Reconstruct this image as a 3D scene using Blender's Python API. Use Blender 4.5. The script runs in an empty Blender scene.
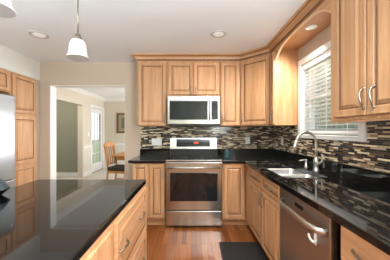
import bpy, bmesh, math, random
from mathutils import Vector, Matrix
PI = math.pi
random.seed(7)
C = bpy.context.scene.collection
SC = bpy.context.scene

# ------------------------------------------------------------------ camera, sky, lights, exposure
EYE = 1.305
cam_data = bpy.data.cameras.new('camera')
cam = bpy.data.objects.new('camera', cam_data); C.objects.link(cam)
cam.location = (0, 0, EYE); cam.rotation_euler = (PI/2, 0, 0)
cam_data.sensor_width = 36.0; cam_data.lens = 206.0/390.0*36.0
cam_data.shift_x = 3.5/390.0; cam_data.shift_y = 1.0/390.0
cam_data.clip_start = 0.02
SC.camera = cam

W = bpy.data.worlds.new('world'); SC.world = W; W.use_nodes = True
bg = W.node_tree.nodes['Background']
bg.inputs[0].default_value = (0.86, 0.93, 1.0, 1); bg.inputs[1].default_value = 0.85

def area(name, loc, rot, sx, sy, power, col=(1, 1, 1), spread=PI):
    l = bpy.data.lights.new(name, 'AREA'); l.shape = 'RECTANGLE'; l.size = sx; l.size_y = sy
    l.energy = power; l.color = col; l.spread = spread
    o = bpy.data.objects.new(name, l); C.objects.link(o); o.location = loc; o.rotation_euler = rot
    return o
# added area lamps behind the camera, one per side, tilted up to brighten the ceiling
area('left_fill_uplight', (-2.40, -0.65, 1.55), (PI/2+1.35, 0, -PI/2), 1.8, 1.1, 60, (0.84, 0.94, 1.0))
area('right_fill_uplight', (1.28, -0.80, 1.55), (PI/2+1.0, 0, PI/2), 1.5, 1.1, 135, (0.86, 0.95, 1.0))
# fill spots added under the ceiling behind the camera, without fixtures
for dx, dy in ((-1.80, 0.35), (0.55, 0.35), (-1.80, -1.40), (0.55, -1.40)):
    l = bpy.data.lights.new('rear_fill_spot', 'SPOT'); l.energy = 10 if dx < 0 else 88; l.spot_size = 2.75; l.spot_blend = 1.0; l.shadow_soft_size = 0.15; l.color = (0.93, 0.97, 1.0)
    o = bpy.data.objects.new('rear_fill_spot', l); C.objects.link(o); o.location = (dx, dy, 2.42)
# fill lamp added to light the dining room from its hidden right-hand side
area('dining_fill_light', (1.2, 5.4, 1.45), (PI/2+0.4, 0, PI/2), 2.6, 1.6, 72, (0.98, 0.99, 1.0))
SC.view_settings.view_transform = 'Standard'; SC.view_settings.look = 'None'
SC.view_settings.gamma = 1.0; SC.view_settings.use_curve_mapping = False
SC.view_settings.exposure = 1.09
SC.cycles.use_denoising = True
SC.cycles.max_bounces = 8; SC.cycles.diffuse_bounces = 5; SC.cycles.glossy_bounces = 5
SC.cycles.transmission_bounces = 6; SC.cycles.transparent_max_bounces = 8
SC.cycles.sample_clamp_indirect = 4.0; SC.cycles.caustics_reflective = False; SC.cycles.caustics_refractive = False

# ------------------------------------------------------------------ materials
def mat(name):
    m = bpy.data.materials.new(name); m.use_nodes = True
    return m, m.node_tree, m.node_tree.nodes['Principled BSDF']
def P(name, col, rough=0.5, metal=0.0, spec=0.5, emit=None, es=0.0, ior=1.5):
    m, t, b = mat(name)
    b.inputs['Base Color'].default_value = (*col, 1); b.inputs['Roughness'].default_value = rough
    b.inputs['Metallic'].default_value = metal; b.inputs['Specular IOR Level'].default_value = spec
    b.inputs['IOR'].default_value = ior
    if emit: b.inputs['Emission Color'].default_value = (*emit, 1); b.inputs['Emission Strength'].default_value = es
    return m
def N(t, kind, **kw):
    n = t.nodes.new(kind)
    for k, v in kw.items(): setattr(n, k, v)
    return n
def coords(t, scale, src='Object'):
    tc = N(t, 'ShaderNodeTexCoord'); mp = N(t, 'ShaderNodeMapping')
    mp.inputs['Scale'].default_value = scale
    t.links.new(tc.outputs[src], mp.inputs['Vector']); return mp.outputs['Vector']
def ramp(t, stops, interp='LINEAR'):
    r = N(t, 'ShaderNodeValToRGB'); r.color_ramp.interpolation = interp
    e = r.color_ramp.elements
    while len(e) < len(stops): e.new(0.5)
    for i, (p, c) in enumerate(stops): e[i].position = p; e[i].color = (*c, 1)
    return r
def wood(name, c1, c2, scale, rough=0.38, rnd=0.12):
    m, t, b = mat(name)
    v = coords(t, scale)
    n = N(t, 'ShaderNodeTexNoise'); n.inputs['Scale'].default_value = 1.0; n.inputs['Detail'].default_value = 5; n.inputs['Roughness'].default_value = 0.6
    n.inputs['Distortion'].default_value = 0.5
    t.links.new(v, n.inputs['Vector'])
    r = ramp(t, [(0.30, c2), (0.68, c1)]); t.links.new(n.outputs['Fac'], r.inputs['Fac'])
    oi = N(t, 'ShaderNodeObjectInfo'); hs = N(t, 'ShaderNodeHueSaturation')
    mr = N(t, 'ShaderNodeMapRange'); mr.inputs['To Min'].default_value = 1-rnd; mr.inputs['To Max'].default_value = 1+rnd
    t.links.new(oi.outputs['Random'], mr.inputs['Value']); t.links.new(mr.outputs['Result'], hs.inputs['Value'])
    t.links.new(r.outputs['Color'], hs.inputs['Color']); t.links.new(hs.outputs['Color'], b.inputs['Base Color'])
    b.inputs['Roughness'].default_value = rough; b.inputs['Specular IOR Level'].default_value = 0.4
    return m
MAPLE1, MAPLE2 = (0.62, 0.355, 0.185), (0.43, 0.215, 0.095)
M = {}
M['maple'] = wood('maple_vertical_grain', MAPLE1, MAPLE2, (26, 26, 1.6))
M['maple_h'] = wood('maple_horizontal_grain', MAPLE1, MAPLE2, (1.6, 1.6, 26))
M['glaze'] = P('brown_glaze', (0.17, 0.075, 0.032), 0.5)
M['oak'] = wood('honey_oak', (0.55, 0.27, 0.08), (0.42, 0.18, 0.05), (20, 20, 2))
M['ceil'] = P('ceiling_paint', (0.87, 0.90, 0.92), 0.9)
M['beige'] = P('beige_wall_paint', (0.53, 0.43, 0.335), 0.85)
M['cream'] = P('cream_wall_paint', (0.66, 0.60, 0.50), 0.85)
M['lit_wall'] = P('left_wall_lit_paint', (0.72, 0.71, 0.66), 0.85)  # brightness of the lit left wall, put into a whiter paint colour
M['olive'] = P('olive_wall_paint', (0.27, 0.265, 0.205), 0.9)
M['white'] = P('white_trim_paint', (0.82, 0.82, 0.80), 0.45)
M['blind'] = P('white_blind', (0.85, 0.85, 0.83), 0.5)
M['offwhite'] = P('off_white_wall_paint', (0.72, 0.68, 0.61), 0.8)
M['litedge'] = P('maple_lit_underside', (0.82, 0.60, 0.38), 0.35)  # light on the valance's underside, painted as a paler maple
M['plastic'] = P('white_plastic', (0.80, 0.80, 0.78), 0.35)
M['carpet'] = P('pale_carpet', (0.62, 0.58, 0.52), 0.95)
M['black'] = P('black_plastic', (0.012, 0.012, 0.012), 0.35)
M['blackglass'] = P('black_glass', (0.008, 0.009, 0.010), 0.04, ior=1.5)
M['rubber'] = P('charcoal_mat', (0.016, 0.015, 0.015), 0.75)
M['nickel'] = P('brushed_nickel', (0.62, 0.59, 0.54), 0.28, 1.0)
M['bronze'] = P('pewter_pull', (0.30, 0.26, 0.215), 0.32, 1.0)
M['teal'] = P('teal_glass', (0.02, 0.085, 0.10), 0.1)
M['red'] = P('red_digits', (0.4, 0.01, 0.01), 0.4, emit=(1, 0.08, 0.04), es=2.0)
M['lens'] = P('lamp_lens', (0.85, 0.84, 0.80), 0.5, emit=(1, 0.95, 0.88), es=0.12)
M['shade'] = P('frosted_glass_shade', (0.60, 0.60, 0.59), 0.3, emit=(1, 0.97, 0.92), es=0.02)
M['trimgrey'] = P('satin_can_trim', (0.62, 0.60, 0.57), 0.35, 0.3)
M['seat'] = P('dark_seat_fabric', (0.035, 0.027, 0.02), 0.9)
M['toe'] = M['maple_h']
M['paper'] = P('picture_print', (0.16, 0.17, 0.10), 0.6)
M['framewood'] = P('dark_picture_frame', (0.17, 0.095, 0.045), 0.4)

def steel(name, col, rough, scale):
    m, t, b = mat(name)
    v = coords(t, scale)
    n = N(t, 'ShaderNodeTexNoise'); n.inputs['Scale'].default_value = 1; n.inputs['Detail'].default_value = 3
    t.links.new(v, n.inputs['Vector'])
    mr = N(t, 'ShaderNodeMapRange'); mr.inputs['To Min'].default_value = rough*0.8; mr.inputs['To Max'].default_value = rough*1.25
    t.links.new(n.outputs['Fac'], mr.inputs['Value']); t.links.new(mr.outputs['Result'], b.inputs['Roughness'])
    b.inputs['Base Color'].default_value = (*col, 1); b.inputs['Metallic'].default_value = 1
    return m
M['steel'] = steel('brushed_stainless', (0.56, 0.53, 0.495), 0.22, (3, 3, 260))
M['fridge'] = steel('fridge_stainless', (0.36, 0.375, 0.40), 0.24, (3, 3, 260))
M['dwsteel'] = steel('dark_stainless', (0.47, 0.455, 0.44), 0.30, (240, 240, 3))
M['sink'] = steel('sink_steel', (0.48, 0.47, 0.46), 0.38, (60, 60, 60))

def granite(name):
    m, t, b = mat(name)
    v = coords(t, (1, 1, 1))
    n = N(t, 'ShaderNodeTexVoronoi'); n.inputs['Scale'].default_value = 260
    t.links.new(v, n.inputs['Vector'])
    r = ramp(t, [(0.0, (0.09, 0.09, 0.085)), (0.16, (0.012, 0.012, 0.012)), (0.5, (0.005, 0.005, 0.005))])
    t.links.new(n.outputs['Distance'], r.inputs['Fac']); t.links.new(r.outputs['Color'], b.inputs['Base Color'])
    b.inputs['Roughness'].default_value = 0.035; b.inputs['IOR'].default_value = 1.62
    return m
M['granite'] = granite('polished_black_granite')

def mosaic(name, axis):
    m, t, b = mat(name)
    tc = N(t, 'ShaderNodeTexCoord'); s = N(t, 'ShaderNodeSeparateXYZ'); cb = N(t, 'ShaderNodeCombineXYZ')
    t.links.new(tc.outputs['Object'], s.inputs[0])
    t.links.new(s.outputs[axis], cb.inputs['X']); t.links.new(s.outputs['Z'], cb.inputs['Y'])
    br = N(t, 'ShaderNodeTexBrick'); br.offset = 0.41; br.offset_frequency = 3; br.squash = 0.55; br.squash_frequency = 2
    for k, val in (('Scale', 1.0), ('Mortar Size', 0.0011), ('Mortar Smooth', 0.0), ('Bias', 0.0), ('Brick Width', 0.115), ('Row Height', 0.0150)):
        br.inputs[k].default_value = val
    br.inputs['Color1'].default_value = (0, 0, 0, 1); br.inputs['Color2'].default_value = (1, 1, 1, 1); br.inputs['Mortar'].default_value = (0, 0, 0, 1)
    t.links.new(cb.outputs[0], br.inputs['Vector'])
    r = ramp(t, [(0.0, (0.012, 0.007, 0.005)), (0.20, (0.085, 0.046, 0.026)), (0.32, (0.025, 0.015, 0.010)), (0.44, (0.34, 0.225, 0.13)),
                 (0.55, (0.15, 0.10, 0.065)), (0.62, (0.88, 0.75, 0.53)), (0.82, (0.020, 0.013, 0.009)), (0.89, (0.62, 0.49, 0.32))], 'CONSTANT')
    t.links.new(br.outputs['Color'], r.inputs['Fac'])
    mx = N(t, 'ShaderNodeMix'); mx.data_type = 'RGBA'
    t.links.new(br.outputs['Fac'], mx.inputs['Factor']); t.links.new(r.outputs['Color'], mx.inputs[6])
    mx.inputs[7].default_value = (0.20, 0.17, 0.14, 1)
    t.links.new(mx.outputs[2], b.inputs['Base Color'])
    b.inputs['Roughness'].default_value = 0.16
    return m
M['mosaic_x'] = mosaic('mosaic_tile_along_range_wall', 'X')
M['mosaic_y'] = mosaic('mosaic_tile_along_window_wall', 'Y')

def planks(name):
    m, t, b = mat(name)
    tc = N(t, 'ShaderNodeTexCoord'); s = N(t, 'ShaderNodeSeparateXYZ'); cb = N(t, 'ShaderNodeCombineXYZ')
    t.links.new(tc.outputs['Object'], s.inputs[0]); t.links.new(s.outputs['Y'], cb.inputs['X']); t.links.new(s.outputs['X'], cb.inputs['Y'])
    br = N(t, 'ShaderNodeTexBrick'); br.offset = 0.37; br.offset_frequency = 2
    for k, val in (('Scale', 1.0), ('Mortar Size', 0.0012), ('Bias', 0.0), ('Brick Width', 0.9), ('Row Height', 0.058)):
        br.inputs[k].default_value = val
    br.inputs['Color1'].default_value = (0, 0, 0, 1); br.inputs['Color2'].default_value = (1, 1, 1, 1); br.inputs['Mortar'].default_value = (0, 0, 0, 1)
    t.links.new(cb.outputs[0], br.inputs['Vector'])
    r = ramp(t, [(0.0, (0.18, 0.055, 0.015)), (0.5, (0.27, 0.088, 0.025)), (1.0, (0.36, 0.135, 0.042))])
    t.links.new(br.outputs['Color'], r.inputs['Fac'])
    n = N(t, 'ShaderNodeTexNoise'); n.inputs['Scale'].default_value = 1.0; n.inputs['Detail'].default_value = 4
    mp = N(t, 'ShaderNodeMapping'); mp.inputs['Scale'].default_value = (45, 2.5, 1)
    t.links.new(tc.outputs['Object'], mp.inputs['Vector']); t.links.new(mp.outputs[0], n.inputs['Vector'])
    mr = N(t, 'ShaderNodeMapRange'); mr.inputs['To Min'].default_value = 0.65; mr.inputs['To Max'].default_value = 1.3
    t.links.new(n.outputs['Fac'], mr.inputs['Value'])
    hs = N(t, 'ShaderNodeHueSaturation'); t.links.new(r.outputs['Color'], hs.inputs['Color']); t.links.new(mr.outputs[0], hs.inputs['Value'])
    mx = N(t, 'ShaderNodeMix'); mx.data_type = 'RGBA'
    t.links.new(br.outputs['Fac'], mx.inputs['Factor']); t.links.new(hs.outputs['Color'], mx.inputs[6]); mx.inputs[7].default_value = (0.06, 0.02, 0.008, 1)
    t.links.new(mx.outputs[2], b.inputs['Base Color'])
    b.inputs['Roughness'].default_value = 0.22
    return m
M['planks'] = planks('cherry_plank_floor')

def glassmat():
    m, t, b = mat('window_glass')
    out = t.nodes['Material Output']
    tr = N(t, 'ShaderNodeBsdfTransparent'); gl = N(t, 'ShaderNodeBsdfGlossy'); gl.inputs['Roughness'].default_value = 0.02
    mx = N(t, 'ShaderNodeMixShader')
    mx.inputs[0].default_value = 0.07
    t.links.new(tr.outputs[0], mx.inputs[1]); t.links.new(gl.outputs[0], mx.inputs[2])
    t.links.new(mx.outputs[0], out.inputs['Surface']); return m
M['glass'] = glassmat()
def leafmat():
    m, t, b = mat('hedge_leaves')
    n = N(t, 'ShaderNodeTexNoise'); n.inputs['Scale'].default_value = 9
    t.links.new(coords(t, (1, 1, 1)), n.inputs['Vector'])
    r = ramp(t, [(0.35, (0.10, 0.13, 0.09)), (0.65, (0.34, 0.39, 0.32))]); t.links.new(n.outputs['Fac'], r.inputs['Fac'])
    t.links.new(r.outputs['Color'], b.inputs['Base Color']); b.inputs['Roughness'].default_value = 0.8
    return m
M['leaf'] = leafmat()
M['lawn'] = P('lawn_green', (0.28, 0.34, 0.18), 0.95)

# ------------------------------------------------------------------ mesh helpers
class MB:
    def __init__(self): self.bm = bmesh.new(); self.mats = []
    def mi(self, m):
        if m not in self.mats: self.mats.append(m)
        return self.mats.index(m)
    def box(self, x0, x1, y0, y1, z0, z1, m, bev=0.0, seg=2):
        b2 = bmesh.new()
        bmesh.ops.create_cube(b2, size=1)
        for v in b2.verts:
            v.co = Vector(((x0+x1)/2+v.co.x*(x1-x0), (y0+y1)/2+v.co.y*(y1-y0), (z0+z1)/2+v.co.z*(z1-z0)))
        if bev > 0: bmesh.ops.bevel(b2, geom=b2.edges[:], offset=bev, segments=seg, affect='EDGES', profile=0.5)
        self.merge(b2, m); return self
    def merge(self, b2, m):
        i = self.mi(m); mp = {}
        for v in b2.verts: mp[v] = self.bm.verts.new(v.co)
        for f in b2.faces:
            try:
                nf = self.bm.faces.new([mp[v] for v in f.verts]); nf.material_index = i; nf.smooth = f.smooth
            except ValueError: pass
        b2.free()
    def tube(self, pts, rad, m, n=10, caps=True, up=None, flat=(1, 1)):
        i = self.mi(m); pts = [Vector(p) for p in pts]
        rads = rad if isinstance(rad, (list, tuple)) else [rad]*len(pts)
        rings = []; prev = None
        for k, p in enumerate(pts):
            d = (pts[min(k+1, len(pts)-1)]-pts[max(k-1, 0)]).normalized()
            if prev is None:
                a = Vector((0, 0, 1)) if abs(d.z) < 0.9 else Vector((1, 0, 0))
                u = d.cross(a).normalized()
            else:
                u = (prev-d*prev.dot(d)).normalized()
            prev = u; w = d.cross(u)
            rings.append([self.bm.verts.new(p+(u*math.cos(2*PI*j/n)*flat[0]+w*math.sin(2*PI*j/n)*flat[1])*rads[k]) for j in range(n)])
        for a, b in zip(rings, rings[1:]):
            for j in range(n):
                f = self.bm.faces.new((a[j], a[(j+1) % n], b[(j+1) % n], b[j])); f.material_index = i; f.smooth = True
        if caps:
            f = self.bm.faces.new(rings[0][::-1]); f.material_index = i
            f = self.bm.faces.new(rings[-1]); f.material_index = i
        return self
    def lathe(self, prof, m, loc=(0, 0, 0), n=28, axis='Z', smooth=True, closed=False):
        i = self.mi(m); rings = []
        L = Vector(loc)
        for r, z in prof:
            ring = []
            for j in range(n):
                c, s = math.cos(2*PI*j/n)*r, math.sin(2*PI*j/n)*r
                co = {'Z': (c, s, z), 'Y': (c, z, -s), 'X': (z, c, s)}[axis]
                ring.append(self.bm.verts.new(L+Vector(co)))
            rings.append(ring)
        for a, b in zip(rings, rings[1:]):
            for j in range(n):
                f = self.bm.faces.new((a[j], a[(j+1) % n], b[(j+1) % n], b[j])); f.material_index = i; f.smooth = smooth
        if prof[0][0] > 1e-5 and not closed: f = self.bm.faces.new(rings[0][::-1]); f.material_index = i
        if prof[-1][0] > 1e-5 and not closed: f = self.bm.faces.new(rings[-1]); f.material_index = i
        return self
    def prism(self, poly, z0, z1, m, axis='Z', holes=(), bev=0.0):
        """extrude a polygon (2-D) along an axis; axis Y: poly=(x,z); axis X: poly=(y,z)"""
        b2 = bmesh.new(); edges = []
        for loop in [poly]+list(holes):
            vs = [b2.verts.new((p[0], p[1], 0)) for p in loop]
            for a, b in zip(vs, vs[1:]+vs[:1]): edges.append(b2.edges.new((a, b)))
        bmesh.ops.triangle_fill(b2, edges=edges, use_beauty=True, use_dissolve=False)
        bmesh.ops.recalc_face_normals(b2, faces=b2.faces[:])
        r = bmesh.ops.extrude_face_region(b2, geom=b2.faces[:])
        for g in r['geom']:
            if isinstance(g, bmesh.types.BMVert): g.co.z = 1
        for v in b2.verts:
            t = z0+(z1-z0)*v.co.z; a, b = v.co.x, v.co.y
            v.co = {'Z': Vector((a, b, t)), 'Y': Vector((a, t, b)), 'X': Vector((t, a, b))}[axis]
        bmesh.ops.recalc_face_normals(b2, faces=b2.faces[:])
        self.merge(b2, m); return self
    def panel(self, x0, x1, z0, z1, y, m, glaze, stile=0.052, th=0.02, flatpanel=False):
        """raised-panel front facing -y; back face at y, front at y-th"""
        i, g = self.mi(m), self.mi(glaze)
        w, h = x1-x0, z1-z0
        st = min(stile, w*0.24, h*0.28)
        rings = [(0, 0, i), (0, th-0.005, i), (0.005, th, i), (st-0.006, th, i), (st, th-0.003, i), (st+0.004, th-0.010, g), (st+0.009, th-0.010, g),
                 (st+0.028, th-0.001, i), (st+0.0295, th, g), (st+0.032, th-0.0005, i)]
        prev = None
        for ins, d, mi in rings:
            ins = min(ins, w/2-0.002, h/2-0.002)
            vs = [self.bm.verts.new((a, y-d, b)) for a, b in ((x0+ins, z0+ins), (x1-ins, z0+ins), (x1-ins, z1-ins), (x0+ins, z1-ins))]
            if prev:
                for k in range(4):
                    f = self.bm.faces.new((prev[k], prev[(k+1) % 4], vs[(k+1) % 4], vs[k])); f.material_index = mi
            else:
                f = self.bm.faces.new(vs[::-1]); f.material_index = i
            prev = vs
        f = self.bm.faces.new(prev); f.material_index = i
        return self
    def build(self, name, parent=None, bevel=0.0):
        bmesh.ops.recalc_face_normals(self.bm, faces=self.bm.faces[:])
        me = bpy.data.meshes.new(name); self.bm.to_mesh(me); self.bm.free()
        for m in self.mats: me.materials.append(M[m] if isinstance(m, str) else m)
        o = bpy.data.objects.new(name, me); C.objects.link(o)
        if parent: o.parent = parent
        if bevel > 0:
            b = o.modifiers.new('bevel', 'BEVEL'); b.width = bevel; b.segments = 3; b.limit_method = 'ANGLE'; b.angle_limit = math.radians(40)
        return o
def tag(o, label, cat, group=None):
    o['label'] = label; o['category'] = cat
    if group: o['group'] = group
    return o
def thing(name, label, cat, loc=(0, 0, 0), rz=0.0, group=None):
    o = bpy.data.objects.new(name, None); C.objects.link(o); o.empty_display_size = 0.1
    o.location = loc; o.rotation_euler = (0, 0, rz)
    return tag(o, label, cat, group)
def struct(o):
    o['kind'] = 'structure'; return o
def arc(cx, cy, r, a0, a1, n):
    return [(cx+r*math.cos(a0+(a1-a0)*k/n), cy+r*math.sin(a0+(a1-a0)*k/n)) for k in range(n+1)]

# ------------------------------------------------------------------ the setting
H = 2.44; WX = 1.36; LX = -2.5; BY = 3.4; RY = -2.0
DX0, DX1, DY0, DY1 = -3.06, 1.3, 3.537, 7.2
b = MB(); b.box(-3.2, 1.5, RY-0.1, 3.47, -0.1, 0, 'planks'); struct(b.build('floor'))
b = MB(); b.box(-4.6, 1.5, 3.47, DY1+0.1, -0.1, 0, 'carpet'); struct(b.build('floor_dining'))
b = MB(); b.box(-4.6, 1.5, RY-0.1, DY1+0.1, H, H+0.1, 'ceil'); struct(b.build('ceiling'))
# range wall with the cased opening on its left
OX0, OX1, OZ = -2.335, -1.097, 2.057
b = MB(); b.box(OX1, WX, BY, DY0, 0, H, 'beige'); b.box(LX-0.6, OX0, BY, DY0, 0, H, 'beige'); b.box(OX0, OX1, BY, DY0, OZ, H, 'beige'); struct(b.build('wall_back'))
b = MB()   # white lining of the opening
b.box(OX0, OX0+0.012, BY-0.004, DY0+0.004, 0, OZ, 'white'); b.box(OX1-0.004, OX1, BY-0.001, DY0+0.004, 0, OZ, 'white'); b.box(OX0+0.012, OX1-0.004, BY-0.002, DY0+0.004, OZ-0.007, OZ, 'white')
struct(b.build('trim_1'))
# window wall on the right, with its hole
WY0, WY1, WZ0, WZ1 = 1.66, 2.53, 1.258, 2.11
b = MB(); T = 0.16
b.box(WX, WX+T, RY, -1.5, 0, H, 'beige'); b.box(WX, WX+T, 0.0, WY0, 0, H, 'beige'); b.box(WX, WX+T, -1.5, 0.0, 0, 0.95, 'beige'); b.box(WX, WX+T, -1.5, 0.0, 2.15, H, 'beige'); b.box(WX, WX+T, WY1, DY0, 0, H, 'beige'); b.box(WX, WX+T, WY0, WY1, 0, WZ0, 'beige'); b.box(WX, WX+T, WY0, WY1, WZ1, H, 'beige')
struct(b.build('wall_right'))
# left wall: flush face above and beside the built-in units, recess behind them
b = MB()
b.box(LX-0.14, LX, RY, 3.40, 2.135, H, 'lit_wall'); b.box(LX-0.14, LX, RY, -1.55, 0, 2.135, 'lit_wall'); b.box(LX-0.14, LX, 0.45, 1.88, 0, 2.135, 'lit_wall'); b.box(LX-0.14, LX, -1.55, 0.45, 0, 0.95, 'lit_wall'); b.box(LX-0.14, LX, 3.32, 3.40, 0, 2.135, 'beige')
b.box(LX-0.72, LX-0.66, 1.80, 3.40, 0, 2.135, 'lit_wall')
struct(b.build('wall_left'))
# rear wall behind the photographer
b = MB(); b.box(-3.2, 1.5, RY-0.1, RY, 0, H, 'olive'); struct(b.build('wall_rear'))
# dining room
HO0, HO1, HOZ = 4.45, 5.79, 2.03
FD0, FD1, FDZ = 6.30, 7.12, 2.03
b = MB(); T = 0.14
b.box(DX0-T, DX0, DY0, HO0, 0, H, 'cream'); b.box(DX0-T, DX0, HO0, HO1, HOZ, H, 'cream'); b.box(DX0-T, DX0, HO1, FD0, 0, H, 'cream')
b.box(DX0-T, DX0, FD0, FD1, FDZ, H, 'cream'); b.box(DX0-T, DX0, FD1, DY1, 0, H, 'cream'); struct(b.build('wall_dining_left'))
b = MB(); b.box(DX0-T, 1.5, DY1, DY1+0.1, 0, H, 'cream'); struct(b.build('wall_dining_back'))
b = MB(); b.box(DX1, DX1+0.1, DY0, DY1, 0, H, 'cream'); struct(b.build('wall_dining_right'))
b = MB(); b.box(-4.5, DX0-T, 5.95, 6.05, 0, H, 'olive'); b.box(-4.6, -4.5, 3.9, 6.05, 0, H, 'olive'); b.box(-4.5, DX0-T, 3.9, 4.0, 0, H, 'olive'); struct(b.build('wall_hall'))
b = MB(); b.box(-4.5, DX0-T, 5.935, 5.95, 0, 0.11, 'white'); struct(b.build('baseboard_hall'))
b = MB(); b.box(DX0, DX0+0.015, HO1, FD0-0.06, 0, 0.13, 'white'); b.box(DX0, DX0+0.015, DY0, HO0, 0, 0.13, 'white'); struct(b.build('baseboard_left'))
b = MB(); b.box(DX0+0.015, DX1, DY1-0.015, DY1, 0, 0.13, 'white'); struct(b.build('baseboard_back'))
b = MB(); b.box(DX0, DX0+0.025, HO1, FD0-0.06, 0.81, 0.88, 'white'); b.box(DX0+0.025, DX1, DY1-0.025, DY1, 0.81, 0.88, 'white'); struct(b.build('trim_2'))
b = MB()   # dining crown
cp = [(0, H), (0.085, H), (0.085, H-0.015), (0.03, H-0.075), (0.015, H-0.10), (0, H-0.10)]
b.prism([(DX0+x, z) for x, z in cp], DY0, DY1, 'white', 'Y'); b.prism([(DY1-x, z) for x, z in cp], DX0, DX1, 'white', 'X'); struct(b.build('trim_3'))
b = MB(); b.box(DX0+0.001, DX0+0.006, HO1, FD0-0.06, 0.13, 0.81, 'offwhite'); b.box(DX0+0.006, DX1, DY1-0.006, DY1-0.001, 0.13, 0.81, 'offwhite'); struct(b.build('trim_4'))

# glazed door in the dining room's left wall
dr = thing('door_1', 'white glazed exterior door with a grid of panes in the dining room', 'door', (DX0, (FD0+FD1)/2, 0)); struct(dr)
hw = (FD1-FD0)/2
b = MB(); g = 0.105
b.box(-0.06, -0.02, -hw, -hw+g, 0.015, FDZ-0.01, 'white'); b.box(-0.06, -0.02, hw-g, hw, 0.015, FDZ-0.01, 'white'); b.box(-0.06, -0.02, -hw+g, hw-g, 0.015, 0.27, 'white'); b.box(-0.06, -0.02, -hw+g, hw-g, FDZ-0.14, FDZ-0.01, 'white')
for k in (1, 2): yy = -hw+g+(2*hw-2*g)*k/3; b.box(-0.052, -0.028, yy-0.010, yy+0.010, 0.27, FDZ-0.14, 'white')
for k in range(1, 5): zz = 0.27+(FDZ-0.41)*k/5; b.box(-0.053, -0.027, -hw+g, hw-g, zz-0.010, zz+0.010, 'white')
b.build('door_leaf', dr)
b = MB(); b.box(-0.043, -0.037, -hw+g, hw-g, 0.27, FDZ-0.14, 'glass'); b.build('glass_pane', dr)
b = MB(); b.box(0, 0.02, -hw-0.07, -hw, 0, FDZ+0.07, 'white'); b.box(0, 0.02, hw, hw+0.07, 0, FDZ+0.07, 'white'); b.box(0, 0.02, -hw, hw, FDZ, FDZ+0.07, 'white'); b.build('door_casing', dr)
b = MB(); b.lathe([(0.03, 0), (0.03, 0.008), (0.012, 0.012), (0.012, 0.03), (0.028, 0.04), (0.028, 0.06), (0.0, 0.068)], 'nickel', (-0.02, -hw+0.055, 0.96), 16, 'X')
b.lathe([(0.025, 0), (0.025, 0.015), (0.0, 0.02)], 'nickel', (-0.02, -hw+0.055, 1.10), 16, 'X'); b.build('door_handle', dr)
b = MB(); b.box(-0.10, 0.0, -hw, hw, 0, 0.015, 'framewood'); b.build('threshold', dr)

# ground and planting outside
b = MB(); b.box(-30, 30, -30, 40, -0.45, -0.40, 'lawn'); o = b.build('ground_outside'); struct(o)
def hedge(name, x, y, w, d, h, label):
    b2 = bmesh.new(); bmesh.ops.create_icosphere(b2, subdivisions=4, radius=1)
    for v in b2.verts:
        n = v.co.normalized(); k = 1+0.10*math.sin(9*n.x+3*n.z)*math.cos(8*n.y+2)+0.06*random.random()
        v.co = Vector((n.x*w*k, n.y*d*k, h*0.5*(1+n.z*k)))
    m = MB(); m.merge(b2, 'leaf'); o = m.build(name); o.location = (x, y, -0.42); return tag(o, label, 'shrub')
hedge('hedge', 5.8, 7.0, 0.9, 6.0, 6.0, 'tall green hedge outside behind the blinds of the sink window')
hedge('garden_shrub', -7.2, 10.2, 1.0, 2.8, 1.5, 'pale green shrub outside beyond the glazed dining room door')

# window over the sink
wn = thing('window_1', 'white sash window over the sink', 'window', (WX, 2.095, 0)); struct(wn)
b = MB(); ya, yb = WY0-2.095, WY1-2.095; cw = 0.072
b.box(-0.02, 0, ya-cw, ya, WZ0-0.038, WZ1+cw, 'white'); b.box(-0.02, 0, yb, yb+cw, WZ0-0.038, WZ1+cw, 'white'); b.box(-0.02, 0, ya, yb, WZ1, WZ1+cw, 'white'); b.box(-0.02, 0, ya, yb, WZ0-0.038, WZ0-0.010, 'white')
b.build('window_casing', wn, 0.004)
b = MB(); b.box(-0.022, 0.10, ya, yb, WZ0-0.010, WZ0+0.004, 'white'); b.build('window_sill', wn, 0.004)
b = MB()
b.box(0.0, 0.15, ya, ya+0.012, WZ0+0.006, WZ1, 'white'); b.box(0.0, 0.15, yb-0.012, yb, WZ0+0.006, WZ1, 'white'); b.box(0.0, 0.15, ya+0.012, yb-0.012, WZ1-0.012, WZ1, 'white')
for z0, z1, xx in ((WZ0+0.01, 1.71, 0.075), (1.68, WZ1-0.012, 0.105)):
    b.box(xx, xx+0.03, ya+0.012, ya+0.055, z0, z1, 'white'); b.box(xx, xx+0.03, yb-0.055, yb-0.012, z0, z1, 'white'); b.box(xx, xx+0.03, ya+0.055, yb-0.055, z0, z0+0.045, 'white'); b.box(xx, xx+0.03, ya+0.055, yb-0.055, z1-0.04, z1, 'white')
b.build('window_sash', wn)
b = MB(); b.box(0.088, 0.092, ya+0.055, yb-0.055, WZ0+0.055, 1.67, 'glass'); b.build('glass_pane', wn)
b = MB(); b.box(0.118, 0.122, ya+0.055, yb-0.055, 1.725, WZ1-0.052, 'glass'); b.build('glass_pane', wn)
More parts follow.
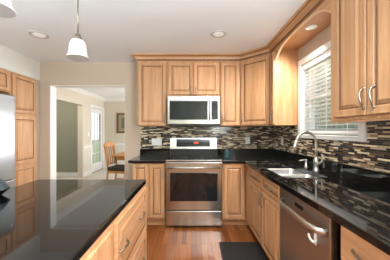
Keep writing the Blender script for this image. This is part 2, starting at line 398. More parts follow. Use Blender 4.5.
# venetian blind hanging inside the casing
bl = thing('venetian_blind', 'white horizontal slat blind hanging in the sink window, slats half open', 'blind', (WX+0.035, 2.095, WZ0+0.02))
b = MB(); b.box(-0.038, 0.025, ya+0.015, yb-0.015, 0.765, 0.832, 'blind'); b.build('headrail', bl, 0.004)
first = None; nsl = 17
for k in range(nsl):
    z = 0.045+(0.735-0.045)*k/(nsl-1)
    if first is None:
        m = MB(); a = math.radians(9); c, s = math.cos(a), math.sin(a); hwid = 0.0245
        i = m.mi('blind'); pr = []
        for t in (-1, -0.5, 0, 0.5, 1):
            pr.append((t*hwid*c, -t*hwid*s+0.003*(1-t*t)))
        poly = pr+[(x, z2-0.0022) for x, z2 in reversed(pr)]
        m.prism(poly, ya+0.02, yb-0.02, 'blind', 'Y')
        first = m.build('slat', bl); first.location = (0, 0, z)
    else:
        c2 = first.copy(); C.objects.link(c2); c2.parent = bl; c2.location = (0, 0, z)
b = MB(); b.box(-0.024, 0.024, ya+0.02, yb-0.02, 0.004, 0.022, 'blind'); b.build('bottom_rail', bl, 0.003)
for yy in (ya+0.15, yb-0.15, 0):
    b = MB(); b.box(-0.026, -0.0245, yy-0.004, yy+0.004, 0.01, 0.77, 'blind'); b.build('ladder_tape', bl)

# ------------------------------------------------------------------ cabinets
def pull_mesh(name, parent, x, y, z, L=0.122, horizontal=False, m='bronze'):
    """arched cabinet pull, feet on plane y, facing -y"""
    b = MB(); pts = []; rad = []
    for k in range(13):
        t = k/12; s = (t-0.5)*L
        d = 0.022*math.sin(PI*min(1, max(0, t)))**0.45 + 0.003
        off = 0.006*math.sin(2*PI*t)
        pts.append((x+s, y-d, z+off) if horizontal else (x+off, y-d, z+s)); rad.append(0.0042+0.002*abs(math.sin(PI*t)))
    b.tube(pts, rad, m, 8)
    for s in (-L/2, L/2):
        c = (x+s, y, z) if horizontal else (x, y, z+s)
        b.lathe([(0.0095, 0), (0.0095, -0.003), (0.006, -0.008), (0.0, -0.012)], m, c, 12, 'Y')
    return b.build(name, parent)
def front(cab, name, x0, x1, z0, z1, pulls=(), m='maple', y=-0.0015, slab=False):
    b = MB()
    if slab: b.box(x0, x1, y-0.02, y, z0, z1, m, 0.004)
    else: b.panel(x0, x1, z0, z1, y, m, 'glaze', stile=0.05 if (z1-z0) > 0.25 else 0.036)
    d = b.build(name, cab)
    for (px, pz, hor) in pulls: pull_mesh('handle', d, px, y-0.02, pz, horizontal=hor)
    return d
def carcass(cab, x0, x1, z0, z1, depth, toe=0.0, toe_x=None):
    b = MB(); b.box(x0, x1, 0, depth, z0+toe, z1, 'maple', 0.0015, 1); b.build('carcass', cab)
    if toe > 0:
        a, c = toe_x or (x0+0.002, x1-0.002)
        b = MB(); b.box(a, c, 0.075, 0.09, 0, toe-0.001, 'maple_h'); b.build('toe_kick', cab)

BF, CZ = 2.79, 0.872       # base face plane on the range wall, carcass top
RF = 0.737                 # base face plane on the window wall
# base, left of range: two narrow fronts
c = thing('base_cabinet', 'maple base cabinet left of the range with a pull-out and a narrow door', 'cabinet', (-0.575, BF, 0))
carcass(c, -0.222, 0.215, 0, CZ, 0.6, 0.10)
front(c, 'pull_out_front', -0.215, -0.003, 0.13, 0.855, [(-0.115, 0.825, True)])
front(c, 'door', 0.008, 0.207, 0.13, 0.855, [(0.182, 0.75, False)])
# base, right of range
c = thing('base_cabinet', 'maple base cabinet in the corner right of the range with one tall door', 'cabinet', (0.575, BF, 0))
carcass(c, -0.160, 0.158, 0, CZ, 0.6, 0.10, (-0.158, 0.232))
front(c, 'door', -0.138, 0.136, 0.13, 0.855)
# sink base on the window wall (local +x runs toward the camera)
c = thing('sink_base_cabinet', 'maple sink base cabinet with two doors under two drawer fronts', 'cabinet', (RF, 2.11, 0), -PI/2)
b = MB(); b.box(-0.672, 0.452, 0, 0.02, 0.10, CZ, 'maple'); b.box(-0.672, -0.652, 0.02, 0.60, 0.10, CZ, 'maple'); b.box(0.434, 0.452, 0.02, 0.60, 0.10, CZ, 'maple'); b.box(-0.652, 0.434, 0.02, 0.60, 0.10, 0.12, 'maple'); b.build('carcass', c)
b = MB(); b.box(-0.67, 0.45, 0.075, 0.09, 0, 0.099, 'maple_h'); b.build('toe_kick', c)
for x0, x1, hx in ((-0.435, -0.008, -0.035), (0.008, 0.435, 0.035)):
    front(c, 'drawer', x0, x1, 0.715, 0.858, [((x0+x1)/2, 0.785, True)], 'maple_h')
    front(c, 'door', x0, x1, 0.125, 0.70, [(hx, 0.60, False)])
# near base beyond the dishwasher
c = thing('base_cabinet', 'maple base cabinet right of the dishwasher with plain drawer fronts', 'cabinet', (RF, 0.705, 0), -PI/2)
carcass(c, -0.30, 0.30, 0, CZ, 0.6, 0.10)
for x0, x1 in ((-0.285, -0.004), (0.004, 0.285)):
    front(c, 'drawer', x0, x1, 0.69, 0.858, [((x0+x1)/2, 0.775, True)], 'maple_h', slab=True)
    front(c, 'door', x0, x1, 0.125, 0.675, [((-0.03 if x0 < -0.1 else 0.03), 0.58, False)])

# island
IZ = 0.875
c = thing('island_cabinet', 'maple island cabinet under the black island top with wide pot drawers', 'cabinet', (-0.412, 1.03, 0), PI/2)
b = MB(); b.box(-1.0, 0.795, 0, 0.92, 0.10, IZ-0.041, 'maple', 0.0015, 1); b.build('carcass', c)
b = MB(); b.box(-0.99, 0.78, 0.06, 0.86, 0, 0.099, 'maple_h'); b.build('toe_kick', c)
front(c, 'drawer', 0.055, 0.770, 0.455, 0.818, [(0.150, 0.650, True), (0.577, 0.650, True)], 'maple_h')
front(c, 'drawer', 0.055, 0.770, 0.125, 0.440, [(0.150, 0.28, True), (0.577, 0.28, True)], 'maple_h')
front(c, 'door', -0.60, 0.0, 0.125, 0.815, [], 'maple', slab=True)
b = MB(); b.box(-1.365, -0.404, 0.05, 1.835, IZ-0.04, IZ, 'granite'); o = b.build('island_countertop', None, 0.008)
tag(o, 'polished black granite slab on the island, mirroring the room', 'countertop')

# counters along the walls
b = MB(); b.box(-0.845, -0.356, 2.748, BY-0.001, 0.874, 0.914, 'granite'); b.box(-0.845, -0.356, BY-0.022, BY-0.001, 0.914, 1.016, 'granite'); o = b.build('left_countertop', None, 0.005)
tag(o, 'short black granite countertop left of the range', 'countertop')
SK = (0.785, 1.165, 1.735, 2.365)
def rrect(x0, x1, y0, y1, r, n=5):
    return arc(x1-r, y1-r, r, 0, PI/2, n)+arc(x0+r, y1-r, r, PI/2, PI, n)+arc(x0+r, y0+r, r, PI, 1.5*PI, n)+arc(x1-r, y0+r, r, 1.5*PI, 2*PI, n)
b = MB(); CE = 0.680
b.prism([(0.418, 2.748), (CE, 2.748), (CE, 0.36), (WX-0.001, 0.36), (WX-0.001, BY-0.001), (0.418, BY-0.001)], 0.874, 0.914, 'granite', 'Z', [rrect(*SK, 0.05)])
b.prism([(0.418, BY-0.022), (WX-0.022, BY-0.022), (WX-0.022, 0.36), (WX-0.001, 0.36), (WX-0.001, BY-0.001), (0.418, BY-0.001)], 0.914, 1.016, 'granite')
o = b.build('corner_countertop', None, 0.005)
tag(o, 'long black granite countertop along the window wall holding the sink', 'countertop')

# sink
s = thing('double_sink', 'stainless double bowl undermount sink in the black counter', 'sink', ((SK[0]+SK[1])/2, (SK[2]+SK[3])/2, 0.67))
def bowl(y0, y1):
    b = MB(); x0, x1 = -0.195, 0.195
    i = b.mi('sink'); prev = None
    for ins, z, r in ((-0.012, 0.2025, 0.05), (0.0, 0.2025, 0.05), (0.006, 0.19, 0.05), (0.016, 0.03, 0.055), (0.05, 0.012, 0.05), (0.10, 0.010, 0.03)):
        pts = rrect(x0+ins, x1-ins, y0+ins, y1-ins, r, 5); vs = [b.bm.verts.new((p[0], p[1], z)) for p in pts]
        if prev:
            n = len(vs)
            for k in range(n):
                f = b.bm.faces.new((prev[k], prev[(k+1) % n], vs[(k+1) % n], vs[k])); f.material_index = i; f.smooth = True
        prev = vs
    b.bm.faces.new(prev).material_index = i
    o = b.build('bowl', s)
    md = o.modifiers.new('solid', 'SOLIDIFY'); md.thickness = 0.0015; md.offset = 0
    m = MB(); m.lathe([(0.042, 0.0), (0.042, 0.003), (0.03, 0.004), (0.028, 0.001), (0.0, 0.001)], 'nickel', (0, (y0+y1)/2, 0.012), 20); m.build('drain', s)
bowl(-0.315, -0.012); bowl(0.012, 0.315)

# faucet
f = thing('kitchen_faucet', 'brushed nickel gooseneck faucet standing behind the sink', 'faucet', (1.222, 2.02, 0.914))
b = MB(); b.lathe([(0.033, 0), (0.033, 0.006), (0.026, 0.012), (0.023, 0.03), (0.022, 0.07), (0.026, 0.085), (0.026, 0.10), (0.018, 0.125), (0.0135, 0.14)], 'nickel', (0, 0, 0), 24); b.build('base', f)
pts = [(0, 0, 0.135), (0, 0, 0.20), (0, 0, 0.27)]
for k in range(1, 15):
    a = PI*k/14*0.93; r = 0.098
    pts.append((-r+r*math.cos(a), -0.004*k/14, 0.275+r*math.sin(a)*1.05))
b = MB(); b.tube(pts, 0.0125, 'nickel', 14); b.build('spout', f)
e = Vector(pts[-1]); dd = (Vector(pts[-1])-Vector(pts[-2])).normalized()
b = MB(); b.tube([e, e+dd*0.02, e+dd*0.06, e+dd*0.085], [0.014, 0.0165, 0.019, 0.0175], 'nickel', 14); b.build('spray_head', f)
b = MB(); b.tube([(0.0, -0.02, 0.075), (0.0, -0.045, 0.078)], 0.012, 'nickel', 12); b.tube([(0.0, -0.045, 0.076), (0.018, -0.062, 0.10), (0.022, -0.066, 0.145), (0.012, -0.066, 0.172)], [0.010, 0.0085, 0.0075, 0.006], 'nickel', 10); b.build('lever_handle', f)
d = thing('soap_dispenser', 'small nickel soap dispenser pump left of the faucet', 'soap dispenser', (1.245, 2.24, 0.914))
b = MB(); b.lathe([(0.021, 0), (0.021, 0.005), (0.014, 0.012), (0.0125, 0.045), (0.009, 0.05), (0.009, 0.065)], 'nickel', (0, 0, 0), 18); b.build('base', d)
b = MB(); b.tube([(0.012, 0, 0.072), (0, 0, 0.075), (-0.04, 0, 0.075), (-0.075, 0, 0.068)], [0.007, 0.010, 0.0075, 0.006], 'nickel', 10); b.lathe([(0.012, 0.064), (0.012, 0.082), (0, 0.086)], 'nickel', (0, 0, 0), 16); b.build('pump_spout', d)

# ------------------------------------------------------------------ upper cabinets
UF, UZ, UT = 3.075, 1.378, 2.352
c = thing('wall_cabinet', 'maple wall cabinet left of the microwave with one tall door', 'cabinet', (-0.585, UF, UZ))
carcass(c, -0.222, 0.222, 0, UT-UZ, 0.32)
front(c, 'door', -0.205, 0.205, 0.012, 0.945, [(0.18, 0.115, False)])
c = thing('wall_cabinet', 'short maple wall cabinet above the microwave with two small doors', 'cabinet', (0.030, UF, 1.815))
carcass(c, -0.392, 0.392, 0, UT-1.815, 0.32)
front(c, 'door', -0.375, -0.004, 0.03, 0.508, [(-0.035, 0.085, False)]); front(c, 'door', 0.004, 0.375, 0.03, 0.508, [(0.035, 0.085, False)])
c = thing('wall_cabinet', 'narrow maple wall cabinet right of the microwave', 'cabinet', (0.577, UF, UZ))
carcass(c, -0.153, 0.150, 0, UT-UZ, 0.32)
front(c, 'door', -0.142, 0.135, 0.012, 0.945, [(-0.118, 0.115, False)])
RU = 1.067
c = thing('corner_wall_cabinet', 'angled maple wall cabinet filling the corner between range and window', 'cabinet', ((0.731+RU)/2, (UF+2.76)/2, UZ), -PI/4)
hw = math.hypot(RU-0.731, UF-2.76)/2
b = MB(); k = hw*1.0
def tl(wx, wy):
    p = Vector((wx-(0.731+RU)/2, wy-(UF+2.76)/2, 0)); p.rotate(Matrix.Rotation(PI/4, 3, 'Z')); return (p.x, p.y)
b.prism([tl(0.731, UF), tl(RU, 2.76), tl(WX-0.002, 2.76), tl(WX-0.002, BY-0.003), tl(0.731, BY-0.003)], 0, UT-UZ, 'maple'); b.build('carcass', c)
front(c, 'door', -hw+0.012, hw-0.012, 0.012, 0.945, [(-hw+0.035, 0.115, False)])
c = thing('wall_cabinet', 'slim maple end cabinet beside the window with a pale side panel', 'cabinet', (RU, 2.692, UZ), -PI/2)
carcass(c, -0.066, 0.066, 0, UT-UZ, 0.29)
front(c, 'door', -0.058, 0.058, 0.012, 0.945, [(0.028, 0.115, False)])
c = thing('wall_cabinet', 'large maple wall cabinet in the right foreground with two tall doors', 'cabinet', (RU, 1.235, UZ), -PI/2)
carcass(c, -0.343, 0.318, 0, UT-UZ, 0.29)
front(c, 'door', -0.283, -0.004, 0.022, 0.955, [(-0.016, 0.125, False)]); front(c, 'door', 0.004, 0.288, 0.022, 0.955, [(0.056, 0.125, False)])
b = MB(); b.box(-0.342, 0.317, 0.004, 0.022, -0.014, -0.0005, 'maple_h'); b.build('light_rail', c)
# arched valance bridging the window, its soffit and the light in it
v = thing('arched_valance', 'maple arched valance bridging the cabinets over the sink window', 'valance', (RU, 2.09, 2.20))
y0, y1 = -0.514, 0.534; poly = [(y0, UT-2.20), (y0, 0.01)]
for k in range(1, 24):
    t = -1+2*k/24; poly.append((0.010+t*0.522, 0.01+0.132*(1-abs(t)**4.2)))
poly += [(y1, 0.01), (y1, UT-2.20)]
b = MB(); b.prism(poly, 0.0, 0.022, 'maple_h', 'X'); b.build('arched_board', v)
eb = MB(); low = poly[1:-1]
eb.prism(low+[(p[0], p[1]-0.006) for p in reversed(low)], -0.002, 0.024, 'litedge', 'X'); eb.build('lit_edge_strip', v)  # thin pale strip added to draw the board's lit underside
b = MB(); b.box(0.022, 0.290, y0, y1, 0.145, 0.152, 'maple_h'); b.build('soffit_panel', v)
# crown moulding in one run over all the cabinets
def crown(path, name):
    b = MB(); i = b.mi('maple_h'); g = b.mi('glaze')
    prof = [(0.0, 0.0, i), (0.012, 0.0, i), (0.015, 0.012, g), (0.021, 0.018, g), (0.030, 0.045, i), (0.052, 0.060, i), (0.060, 0.066, g), (0.068, 0.070, i), (0.070, 0.0885, i), (0.0, 0.0885, i)]
    rows = []
    n = len(path)
    for k in range(n):
        p = Vector(path[k]); nrm = []
        for a, c2 in ((k-1, k), (k, k+1)):
            if 0 <= a and c2 < n:
                d = (Vector(path[c2])-Vector(path[a])).normalized(); nrm.append(Vector((d.y, -d.x)))
        if len(nrm) == 2:
            m = (nrm[0]+nrm[1]).normalized(); off = m/m.dot(nrm[0])
        else: off = nrm[0]
        rows.append([b.bm.verts.new((p.x+off.x*o_, p.y+off.y*o_, UT-0.001+z)) for o_, z, _ in prof])
    for a, c2 in zip(rows, rows[1:]):
        for j in range(len(prof)-1):
            f2 = b.bm.faces.new((a[j], c2[j], c2[j+1], a[j+1])); f2.material_index = prof[j+1][2]
        f2 = b.bm.faces.new((a[-1], c2[-1], c2[0], a[0])); f2.material_index = i
    for r in (rows[0], rows[-1]): b.bm.faces.new(r).material_index = i
    return b.build(name)
o = crown([(-0.808, BY-0.002), (-0.808, UF-0.001), (0.731, UF-0.001), (RU-0.001, 2.76), (RU-0.001, 0.917)], 'crown_moulding')
tag(o, 'stepped maple crown moulding between the wall cabinets and the ceiling', 'moulding')

# backsplash
b = MB(); b.box(-0.837, WX-0.010, BY-0.010, BY-0.001, 1.0165, UZ-0.001, 'mosaic_x'); b.box(-0.345, 0.405, BY-0.0101, BY-0.0011, 0.90, 1.0165, 'mosaic_x'); o = b.build('tile_backsplash')
tag(o, 'brown and cream mosaic strip tile on the wall behind the range', 'backsplash')
b = MB(); wz = WZ0-0.039
b.box(WX-0.010, WX-0.001, 0.36, BY-0.011, 1.0165, wz, 'mosaic_y'); b.box(WX-0.010, WX-0.001, 2.605, BY-0.011, wz, UZ-0.001, 'mosaic_y'); b.box(WX-0.010, WX-0.001, 0.36, WY0-0.074, wz, UZ-0.001, 'mosaic_y'); o = b.build('tile_backsplash')
tag(o, 'brown and cream mosaic strip tile on the wall around the sink window', 'backsplash')

# ------------------------------------------------------------------ range
r = thing('kitchen_range', 'stainless electric range with a black glass top and oven door', 'stove', (0.031, 2.775, 0))
b = MB(); b.box(-0.378, 0.378, 0.03, 0.60, 0.03, 0.895, 'black'); b.build('body', r)
b = MB(); b.box(-0.380, 0.380, -0.012, 0.565, 0.897, 0.915, 'steel', 0.003); b.box(-0.366, 0.366, 0.012, 0.545, 0.9145, 0.918, 'blackglass'); b.build('cooktop', r)
for bx, by, br in ((-0.19, 0.15, 0.10), (0.19, 0.15, 0.085), (-0.19, 0.41, 0.075), (0.19, 0.41, 0.09)):
    m = MB(); m.lathe([(br, 0), (br, 0.0006), (br-0.003, 0.0006), (br-0.003, 0)], P('burner_mark', (0.05, 0.05, 0.05), 0.3), (bx, by, 0.9178), 36, closed=True); m.build('burner_ring', r)
b = MB(); b.box(-0.378, 0.378, 0.566, 0.612, 0.90, 1.0125, 'black'); b.build('riser', r)
b = MB(); b.prism([(0.553, 1.013), (0.612, 1.013), (0.612, 1.195), (0.580, 1.195), (0.555, 1.03)], -0.380, 0.380, 'steel', 'X'); bg_ = b.build('backguard', r, 0.004)
b = MB()
b.prism([(0.5555, 1.050), (0.562, 1.050), (0.580, 1.172), (0.5735, 1.172)], -0.275, 0.270, 'blackglass', 'X'); cp_ = b.build('control_panel', bg_)
b = MB()
def seg(xo, on):
    h, w, t = 0.011, 0.012, 0.0026
    S = {'a': (0, w, 2*h-t, 2*h), 'g': (0, w, h-t/2, h+t/2), 'd': (0, w, 0, t), 'f': (0, t, h, 2*h), 'e': (0, t, 0, h), 'b': (w-t, w, h, 2*h), 'c': (w-t, w, 0, h)}
    for k in on: x0, x1, z0, z1 = S[k]; b.box(xo+x0, xo+x1, 0.558, 0.569, 1.102+z0, 1.102+z1, 'red')
seg(0.0, 'bc'); seg(0.020, 'abged'); seg(0.046, 'abgcd'); seg(0.064, 'abcdef'); b.build('clock_digits', cp_)
b = MB()
b.box(-0.377, 0.377, -0.018, 0.028, 0.245, 0.885, 'steel', 0.006); od = b.build('oven_door', r)
b = MB(); b.box(-0.318, 0.318, -0.0215, -0.0175, 0.365, 0.745, 'blackglass', 0.0015); b.build('oven_window', od)
b = MB(); b.tube([(-0.345, -0.055, 0.815), (0.345, -0.055, 0.815)], 0.0125, 'steel', 14)
for sx in (-0.32, 0.32): b.tube([(sx, -0.017, 0.815), (sx, -0.055, 0.815)], 0.010, 'steel', 10)
b.build('oven_handle', od)
b = MB(); b.box(-0.377, 0.377, -0.018, 0.028, 0.035, 0.232, 'steel', 0.006); b.build('storage_drawer', r)
for sx in (-0.34, 0.34):
    b = MB(); b.lathe([(0.02, 0), (0.02, 0.03)], 'black', (sx, 0.08, 0), 14); b.build('foot', r)

# microwave
m_ = thing('microwave', 'stainless over-the-range microwave with a dark glass door', 'microwave', (0.031, 3.0, 1.383))
b = MB(); b.box(-0.378, 0.378, 0.022, 0.388, 0.012, 0.428, 'black'); b.box(-0.365, 0.365, 0.03, 0.37, 0, 0.012, 'black'); b.build('body', m_)
b = MB(); b.box(-0.379, 0.379, -0.012, 0.021, 0.022, 0.428, 'steel', 0.005); md_ = b.build('door', m_)
b = MB(); b.box(-0.350, 0.205, -0.0145, -0.0115, 0.085, 0.362, 'blackglass', 0.001); b.build('door_window', md_)
b = MB(); b.box(0.257, 0.353, -0.0145, -0.0115, 0.085, 0.362, 'blackglass', 0.001); b.build('control_panel', m_)
b = MB(); b.tube([(0.233, -0.013, 0.075), (0.233, -0.045, 0.09), (0.233, -0.045, 0.355), (0.233, -0.013, 0.370)], 0.010, 'steel', 12); b.build('handle', md_)
b = MB(); b.box(-0.37, 0.37, -0.004, 0.02, 0.004, 0.021, 'black'); b.build('vent_grille', m_)

# dishwasher with hook
w = thing('dishwasher', 'dark stainless dishwasher with a bowed bar handle beside the sink base', 'dishwasher', (0.715, 1.348, 0), -PI/2)
b = MB(); b.box(-0.285, 0.285, 0.03, 0.60, 0.10, 0.868, 'black'); b.build('tub', w)
b = MB(); b.box(-0.300, 0.300, -0.010, 0.029, 0.105, 0.868, 'dwsteel', 0.004); dd_ = b.build('door', w)
b = MB(); b.box(-0.20, 0.20, 0.06, 0.075, 0.0, 0.099, 'black'); b.box(-0.296, 0.296, 0.075, 0.09, 0.0, 0.099, 'black'); b.build('kick_plate', w)
b = MB(); b.box(-0.055, 0.045, -0.0115, -0.0095, 0.800, 0.826, 'blackglass'); b.build('vent_slot', dd_)
pts = []
for k in range(17):
    t = -1+2*k/16; pts.append((0.023+t*0.26, -0.012-0.052*(1-t**8), 0.775))
b = MB(); b.tube(pts, 0.017, 'nickel', 12, flat=(0.8, 1.15)); b.build('handle', dd_)
hk = thing('adhesive_hook', 'white plastic double hook stuck on the dishwasher door below its handle', 'hook', (0.7047, 1.165, 0.662), -PI/2)
b = MB(); b.box(-0.012, 0.012, -0.006, -0.0002, 0.004, 0.086, 'plastic', 0.002)
for q in (-1, 1):
    b.tube([(0, -0.006, 0.014), (q*0.013, -0.011, 0.010), (q*0.026, -0.018, 0.018), (q*0.033, -0.022, 0.036), (q*0.034, -0.023, 0.046)], [0.008, 0.0075, 0.0065, 0.006, 0.0055], 'plastic', 10)
b.build('hook_body', hk)

# ------------------------------------------------------------------ left wall: fridge and pantry
c = thing('pantry_cabinet', 'tall maple pantry cabinet with stacked doors beside the refrigerator', 'cabinet', (LX, 3.075, 0), PI/2)
carcass(c, -0.235, 0.235, 0, 2.13, 0.60, 0.10)
front(c, 'door', -0.215, 0.215, 1.565, 2.112); front(c, 'door', -0.215, 0.215, 0.825, 1.525); front(c, 'door', -0.215, 0.215, 0.125, 0.785)
c = thing('fridge_top_cabinet', 'maple cabinet above the refrigerator', 'cabinet', (LX, 2.365, 1.83), PI/2)
carcass(c, -0.47, 0.47, 0, 0.30, 0.60)
front(c, 'door', -0.455, -0.004, 0.012, 0.288); front(c, 'door', 0.004, 0.455, 0.012, 0.288)
fr = thing('refrigerator', 'stainless refrigerator standing in the left wall beside the pantry', 'refrigerator', (-2.42, 2.365, 0), PI/2)
b = MB(); b.box(-0.452, 0.452, 0.055, 0.68, 0.03, 1.775, P('fridge_side_grey', (0.20, 0.20, 0.21), 0.4), 0.004); b.build('body', fr)
for sx, hx in ((-1, -0.045), (1, 0.045)):
    b = MB(); b.box(min(0.003*sx, 0.453*sx), max(0.003*sx, 0.453*sx), -0.012, 0.05, 0.66, 1.785, 'fridge', 0.012, 3); dd_ = b.build('door', fr)
    b = MB(); b.tube([(hx, -0.012, 0.80), (hx, -0.06, 0.83), (hx, -0.065, 1.2), (hx, -0.06, 1.57), (hx, -0.012, 1.60)], 0.012, 'fridge', 10); b.build('handle', dd_)
    if sx > 0:
        b = MB(); b.lathe([(0.013, 0), (0.013, -0.003), (0.0, -0.004)], 'trimgrey', (0.395, -0.0115, 1.70), 18, 'Y'); b.build('badge', dd_)
b = MB(); b.box(-0.453, 0.453, -0.012, 0.05, 0.06, 0.65, 'fridge', 0.012, 3); dd_ = b.build('freezer_drawer', fr)
b = MB(); b.tube([(-0.33, -0.012, 0.56), (-0.31, -0.06, 0.56), (0.31, -0.06, 0.56), (0.33, -0.012, 0.56)], 0.012, 'fridge', 10); b.build('handle', dd_)

# covered dish at the frame's left edge
d = thing('covered_dish', 'dark lidded dish on the left end of the black island top', 'dish', (-1.315, 1.36, IZ)); d.scale = (0.85, 0.85, 0.85)
b = MB(); b.lathe([(0.045, 0.0), (0.055, 0.004), (0.105, 0.045), (0.110, 0.052), (0.104, 0.052), (0.05, 0.012), (0.0, 0.010)], 'blackglass', (0, 0, 0), 32); b.build('bowl', d)
b = MB(); b.lathe([(0.108, 0.053), (0.104, 0.060), (0.070, 0.112), (0.03, 0.140), (0.0, 0.146)], P('slate_lid', (0.05, 0.065, 0.075), 0.25), (0, 0, 0), 32); b.lathe([(0.008, 0.142), (0.008, 0.152), (0.016, 0.160), (0.0, 0.168)], 'black', (0, 0, 0), 16); b.build('lid', d)

# ------------------------------------------------------------------ lamps
def pendant(x, y, label):
    p = thing('pendant_lamp', label, 'pendant lamp', (x, y, 1.87), 0, 'pendant lamps over the island'); p.scale = (0.95, 0.95, 0.95)
    b = MB(); b.lathe([(0.085, 0.0), (0.087, 0.004), (0.082, 0.014), (0.073, 0.026), (0.068, 0.05), (0.066, 0.09), (0.060, 0.120), (0.046, 0.145), (0.024, 0.158),
                       (0.022, 0.154), (0.043, 0.141), (0.056, 0.118), (0.062, 0.09), (0.064, 0.05), (0.069, 0.027), (0.078, 0.014), (0.081, 0.003)], 'shade', (0, 0, 0), 36); b.build('glass_shade', p)
    b = MB(); b.lathe([(0.030, 0.157), (0.032, 0.166), (0.022, 0.176), (0.022, 0.190), (0.012, 0.200), (0.006, 0.205)], 'bronze', (0, 0, 0), 24); b.build('socket_cap', p)
    b = MB(); b.tube([(0, 0, 0.203), (0, 0, (H-1.87-0.018)/0.95)], 0.0055, 'bronze', 10); b.build('rod', p)
    b = MB(); b.lathe([(0.0, 0.0), (0.062, 0.0), (0.060, -0.012), (0.02, -0.022), (0.0, -0.024)], 'nickel', (0, 0, (H-1.87-0.0005)/0.95), 28); b.build('canopy', p)
    b = MB(); b.lathe([(0.012, 0.15), (0.013, 0.12), (0.026, 0.085), (0.028, 0.065), (0.02, 0.045), (0.0, 0.038)], 'lens', (0, 0, 0), 18); b.build('bulb', p)
pendant(-0.882, 1.60, 'white glass bell pendant on a nickel rod over the island, fully in view')
pendant(-0.915, 0.95, 'white glass bell pendant cut off at the top left corner of the photo')
def can(x, y, z, label, r=0.095, power=7, group='recessed ceiling lights', col=(1, 0.92, 0.82), tilt=0.0, cone=2.4, pitch=0.0):
    t = thing('recessed_light', label, 'ceiling light', (x, y, z), 0, group)
    b = MB(); b.lathe([(r, -0.0005), (r, -0.005), (r*0.78, -0.007), (r*0.72, -0.002), (r*0.72, -0.0005)], 'trimgrey' if z > 2.4 else 'white', (0, 0, 0), 36, closed=True); b.build('trim_ring', t)
    b = MB(); b.lathe([(r*0.72, -0.0012), (r*0.5, -0.0035), (0.0, -0.0045)], 'lens', (0, 0, 0), 30); b.build('lens', t)
    l = bpy.data.lights.new('downlight', 'SPOT'); l.energy = power; l.spot_size = cone; l.spot_blend = 0.9; l.shadow_soft_size = 0.06; l.color = col
    o = bpy.data.objects.new('downlight', l); C.objects.link(o); o.location = (x, y, z-0.02); o.rotation_euler = (pitch, tilt, 0)
can(-1.80, 2.43, H, 'round recessed ceiling light above the refrigerator side of the island', 0.10, 14)
can(0.316, 2.41, H, 'round recessed ceiling light in front of the range', 0.09, 14)
can(1.20, 2.06, 2.345, 'round recessed light in the maple soffit over the sink', 0.055, 58, None, tilt=0.45, pitch=0.4, cone=2.3)

l = bpy.data.lights.new('hall_fill_light', 'POINT'); l.energy = 15; l.shadow_soft_size = 0.12; l.color = (1, 0.93, 0.82)  # unseen lamp added to brighten the olive hall
o = bpy.data.objects.new('hall_fill_light', l); C.objects.link(o); o.location = (-3.85, 4.7, 2.25)
# ------------------------------------------------------------------ small things
def plate(name, label, cat, loc, rz, w, n):
    p = thing(name, label, cat, loc, rz)
    b = MB(); b.box(-w/2, w/2, -0.006, 0, -0.058, 0.058, 'plastic', 0.002); b.build('cover_plate', p)
    for k in range(n):
        xx = (k-(n-1)/2)*0.046
        b = MB(); b.box(xx-0.016, xx+0.016, -0.009, -0.0055, -0.033, 0.033, 'white', 0.0015)
        b.build('rocker' if 'switch' in name else 'receptacle', p)
plate('light_switch', 'white triple switch plate on the mosaic tile left of the range', 'light switch', (-0.572, BY-0.0102, 1.125), 0, 0.165, 3)
plate('wall_outlet', 'white outlet on the mosaic tile right of the range', 'outlet', (0.925, BY-0.0102, 1.15), 0, 0.075, 1)
plate('wall_outlet', 'white outlet on the window wall tile left of the faucet', 'outlet', (WX-0.0102, 3.06, 1.15), -PI/2, 0.075, 1)
plate('light_switch', 'white light switch on the dining room wall beside the glazed door', 'light switch', (DX0+0.0002, 6.12, 1.2), PI/2, 0.075, 1)
t = thing('glass_bottle', 'small teal glass bottle on the counter right of the range', 'bottle', (0.515, 2.99, 0.914))
b = MB(); b.lathe([(0.0, 0.0), (0.030, 0.0), (0.032, 0.006), (0.032, 0.085), (0.026, 0.105), (0.013, 0.118), (0.012, 0.140)], 'teal', (0, 0, 0), 24); b.build('body', t)
b = MB(); b.lathe([(0.014, 0.140), (0.014, 0.155), (0.0, 0.157)], 'teal', (0, 0, 0), 18); b.build('cap', t)
b = MB(); b.prism(rrect(0.315, 0.775, 0.75, 2.40, 0.03), 0.0005, 0.014, 'rubber'); o = b.build('floor_mat', None, 0.004)
tag(o, 'black cushioned floor mat on the wood floor before the sink', 'mat')
pf = thing('picture_frame', 'dark framed picture on the back wall of the dining room', 'picture', (-2.28, DY1-0.001, 1.58))
b = MB()
for x0, x1, z0, z1 in ((-0.33, 0.33, 0.28, 0.35), (-0.33, 0.33, -0.35, -0.28), (-0.33, -0.26, -0.28, 0.28), (0.26, 0.33, -0.28, 0.28)): b.box(x0, x1, -0.03, 0, z0, z1, 'framewood', 0.004)
b.build('frame', pf)
b = MB(); b.box(-0.26, 0.26, -0.012, -0.002, -0.28, 0.28, P('picture_mat', (0.35, 0.30, 0.20), 0.7)); b.box(-0.17, 0.17, -0.0135, -0.0118, -0.19, 0.19, 'paper'); b.build('print', pf)

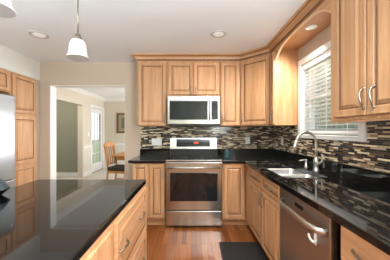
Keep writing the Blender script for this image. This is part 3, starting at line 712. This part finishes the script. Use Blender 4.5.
# dining table and chairs
dt = thing('dining_table', 'honey oak dining table seen through the opening', 'table', (-1.11, 5.11, 0))
b = MB(); b.prism(rrect(-0.70, 0.70, -0.48, 0.48, 0.06), 0.725, 0.755, 'oak'); b.build('tabletop', dt, 0.006)
b = MB(); b.box(-0.60, 0.60, -0.40, -0.378, 0.635, 0.7245, 'oak'); b.box(-0.60, 0.60, 0.378, 0.40, 0.635, 0.7245, 'oak'); b.box(-0.60, -0.578, -0.378, 0.378, 0.635, 0.7245, 'oak'); b.box(0.578, 0.60, -0.378, 0.378, 0.635, 0.7245, 'oak'); b.build('apron', dt)
for sx in (-0.20, 0.20):
    for sy in (-0.30, 0.30):
        b = MB(); b.lathe([(0.022, 0), (0.03, 0.05), (0.036, 0.45), (0.026, 0.52), (0.038, 0.56), (0.038, 0.634)], 'oak', (sx, sy, 0), 16); b.build('leg', dt)
def chair(x, y, rz, label):
    t = thing('dining_chair', label, 'chair', (x, y, 0), rz, 'oak dining chairs')
    b = MB(); b.prism(rrect(-0.22, 0.22, -0.21, 0.22, 0.04), 0.43, 0.50, 'seat'); b.build('seat', t, 0.01)
    b = MB(); b.box(-0.20, 0.20, -0.20, -0.18, 0.37, 0.429, 'oak'); b.box(-0.20, 0.20, 0.18, 0.20, 0.37, 0.429, 'oak'); b.box(-0.20, -0.18, -0.18, 0.18, 0.37, 0.429, 'oak'); b.box(0.18, 0.20, -0.18, 0.18, 0.37, 0.429, 'oak'); b.build('seat_frame', t)
    for sx in (-0.185, 0.185):
        b = MB(); b.tube([(sx, -0.19, 0.0), (sx, -0.19, 0.43)], [0.017, 0.022], 'oak', 8); b.build('leg', t)
        b = MB(); b.tube([(sx, 0.27, 0.0), (sx, 0.215, 0.42), (sx, 0.235, 0.62), (sx, 0.30, 0.98)], [0.020, 0.024, 0.022, 0.02], 'oak', 8); b.build('leg', t)
    b = MB(); b.prism([(-0.20, 0.93), (-0.10, 0.955), (0, 0.965), (0.10, 0.955), (0.20, 0.93), (0.21, 1.01), (0.10, 1.045), (0, 1.05), (-0.10, 1.045), (-0.21, 1.01)], 0.288, 0.312, 'oak', 'Y'); b.build('top_rail', t, 0.004)
    b = MB(); b.tube([(-0.18, 0.228, 0.56), (0.18, 0.228, 0.56)], 0.014, 'oak', 8); b.build('back_rail', t)
    for k in range(4):
        sx = -0.12+0.08*k
        m = MB(); m.tube([(sx, 0.228, 0.565), (sx, 0.255, 0.75), (sx, 0.296, 0.945)], 0.011, 'oak', 8, flat=(1.4, 0.6)); m.build('spindle', t)
    b = MB(); b.tube([(-0.185, -0.19, 0.16), (-0.185, 0.248, 0.17)], 0.011, 'oak', 8); b.tube([(0.185, -0.19, 0.16), (0.185, 0.248, 0.17)], 0.011, 'oak', 8); b.tube([(-0.185, 0.03, 0.165), (0.185, 0.03, 0.165)], 0.011, 'oak', 8); b.build('stretcher', t)
chair(-1.61, 4.72, PI/2-0.17, 'honey oak dining chair with a dark seat at the end of the table')
chair(-1.15, 5.80, 0.0, 'honey oak dining chair on the far side of the table')
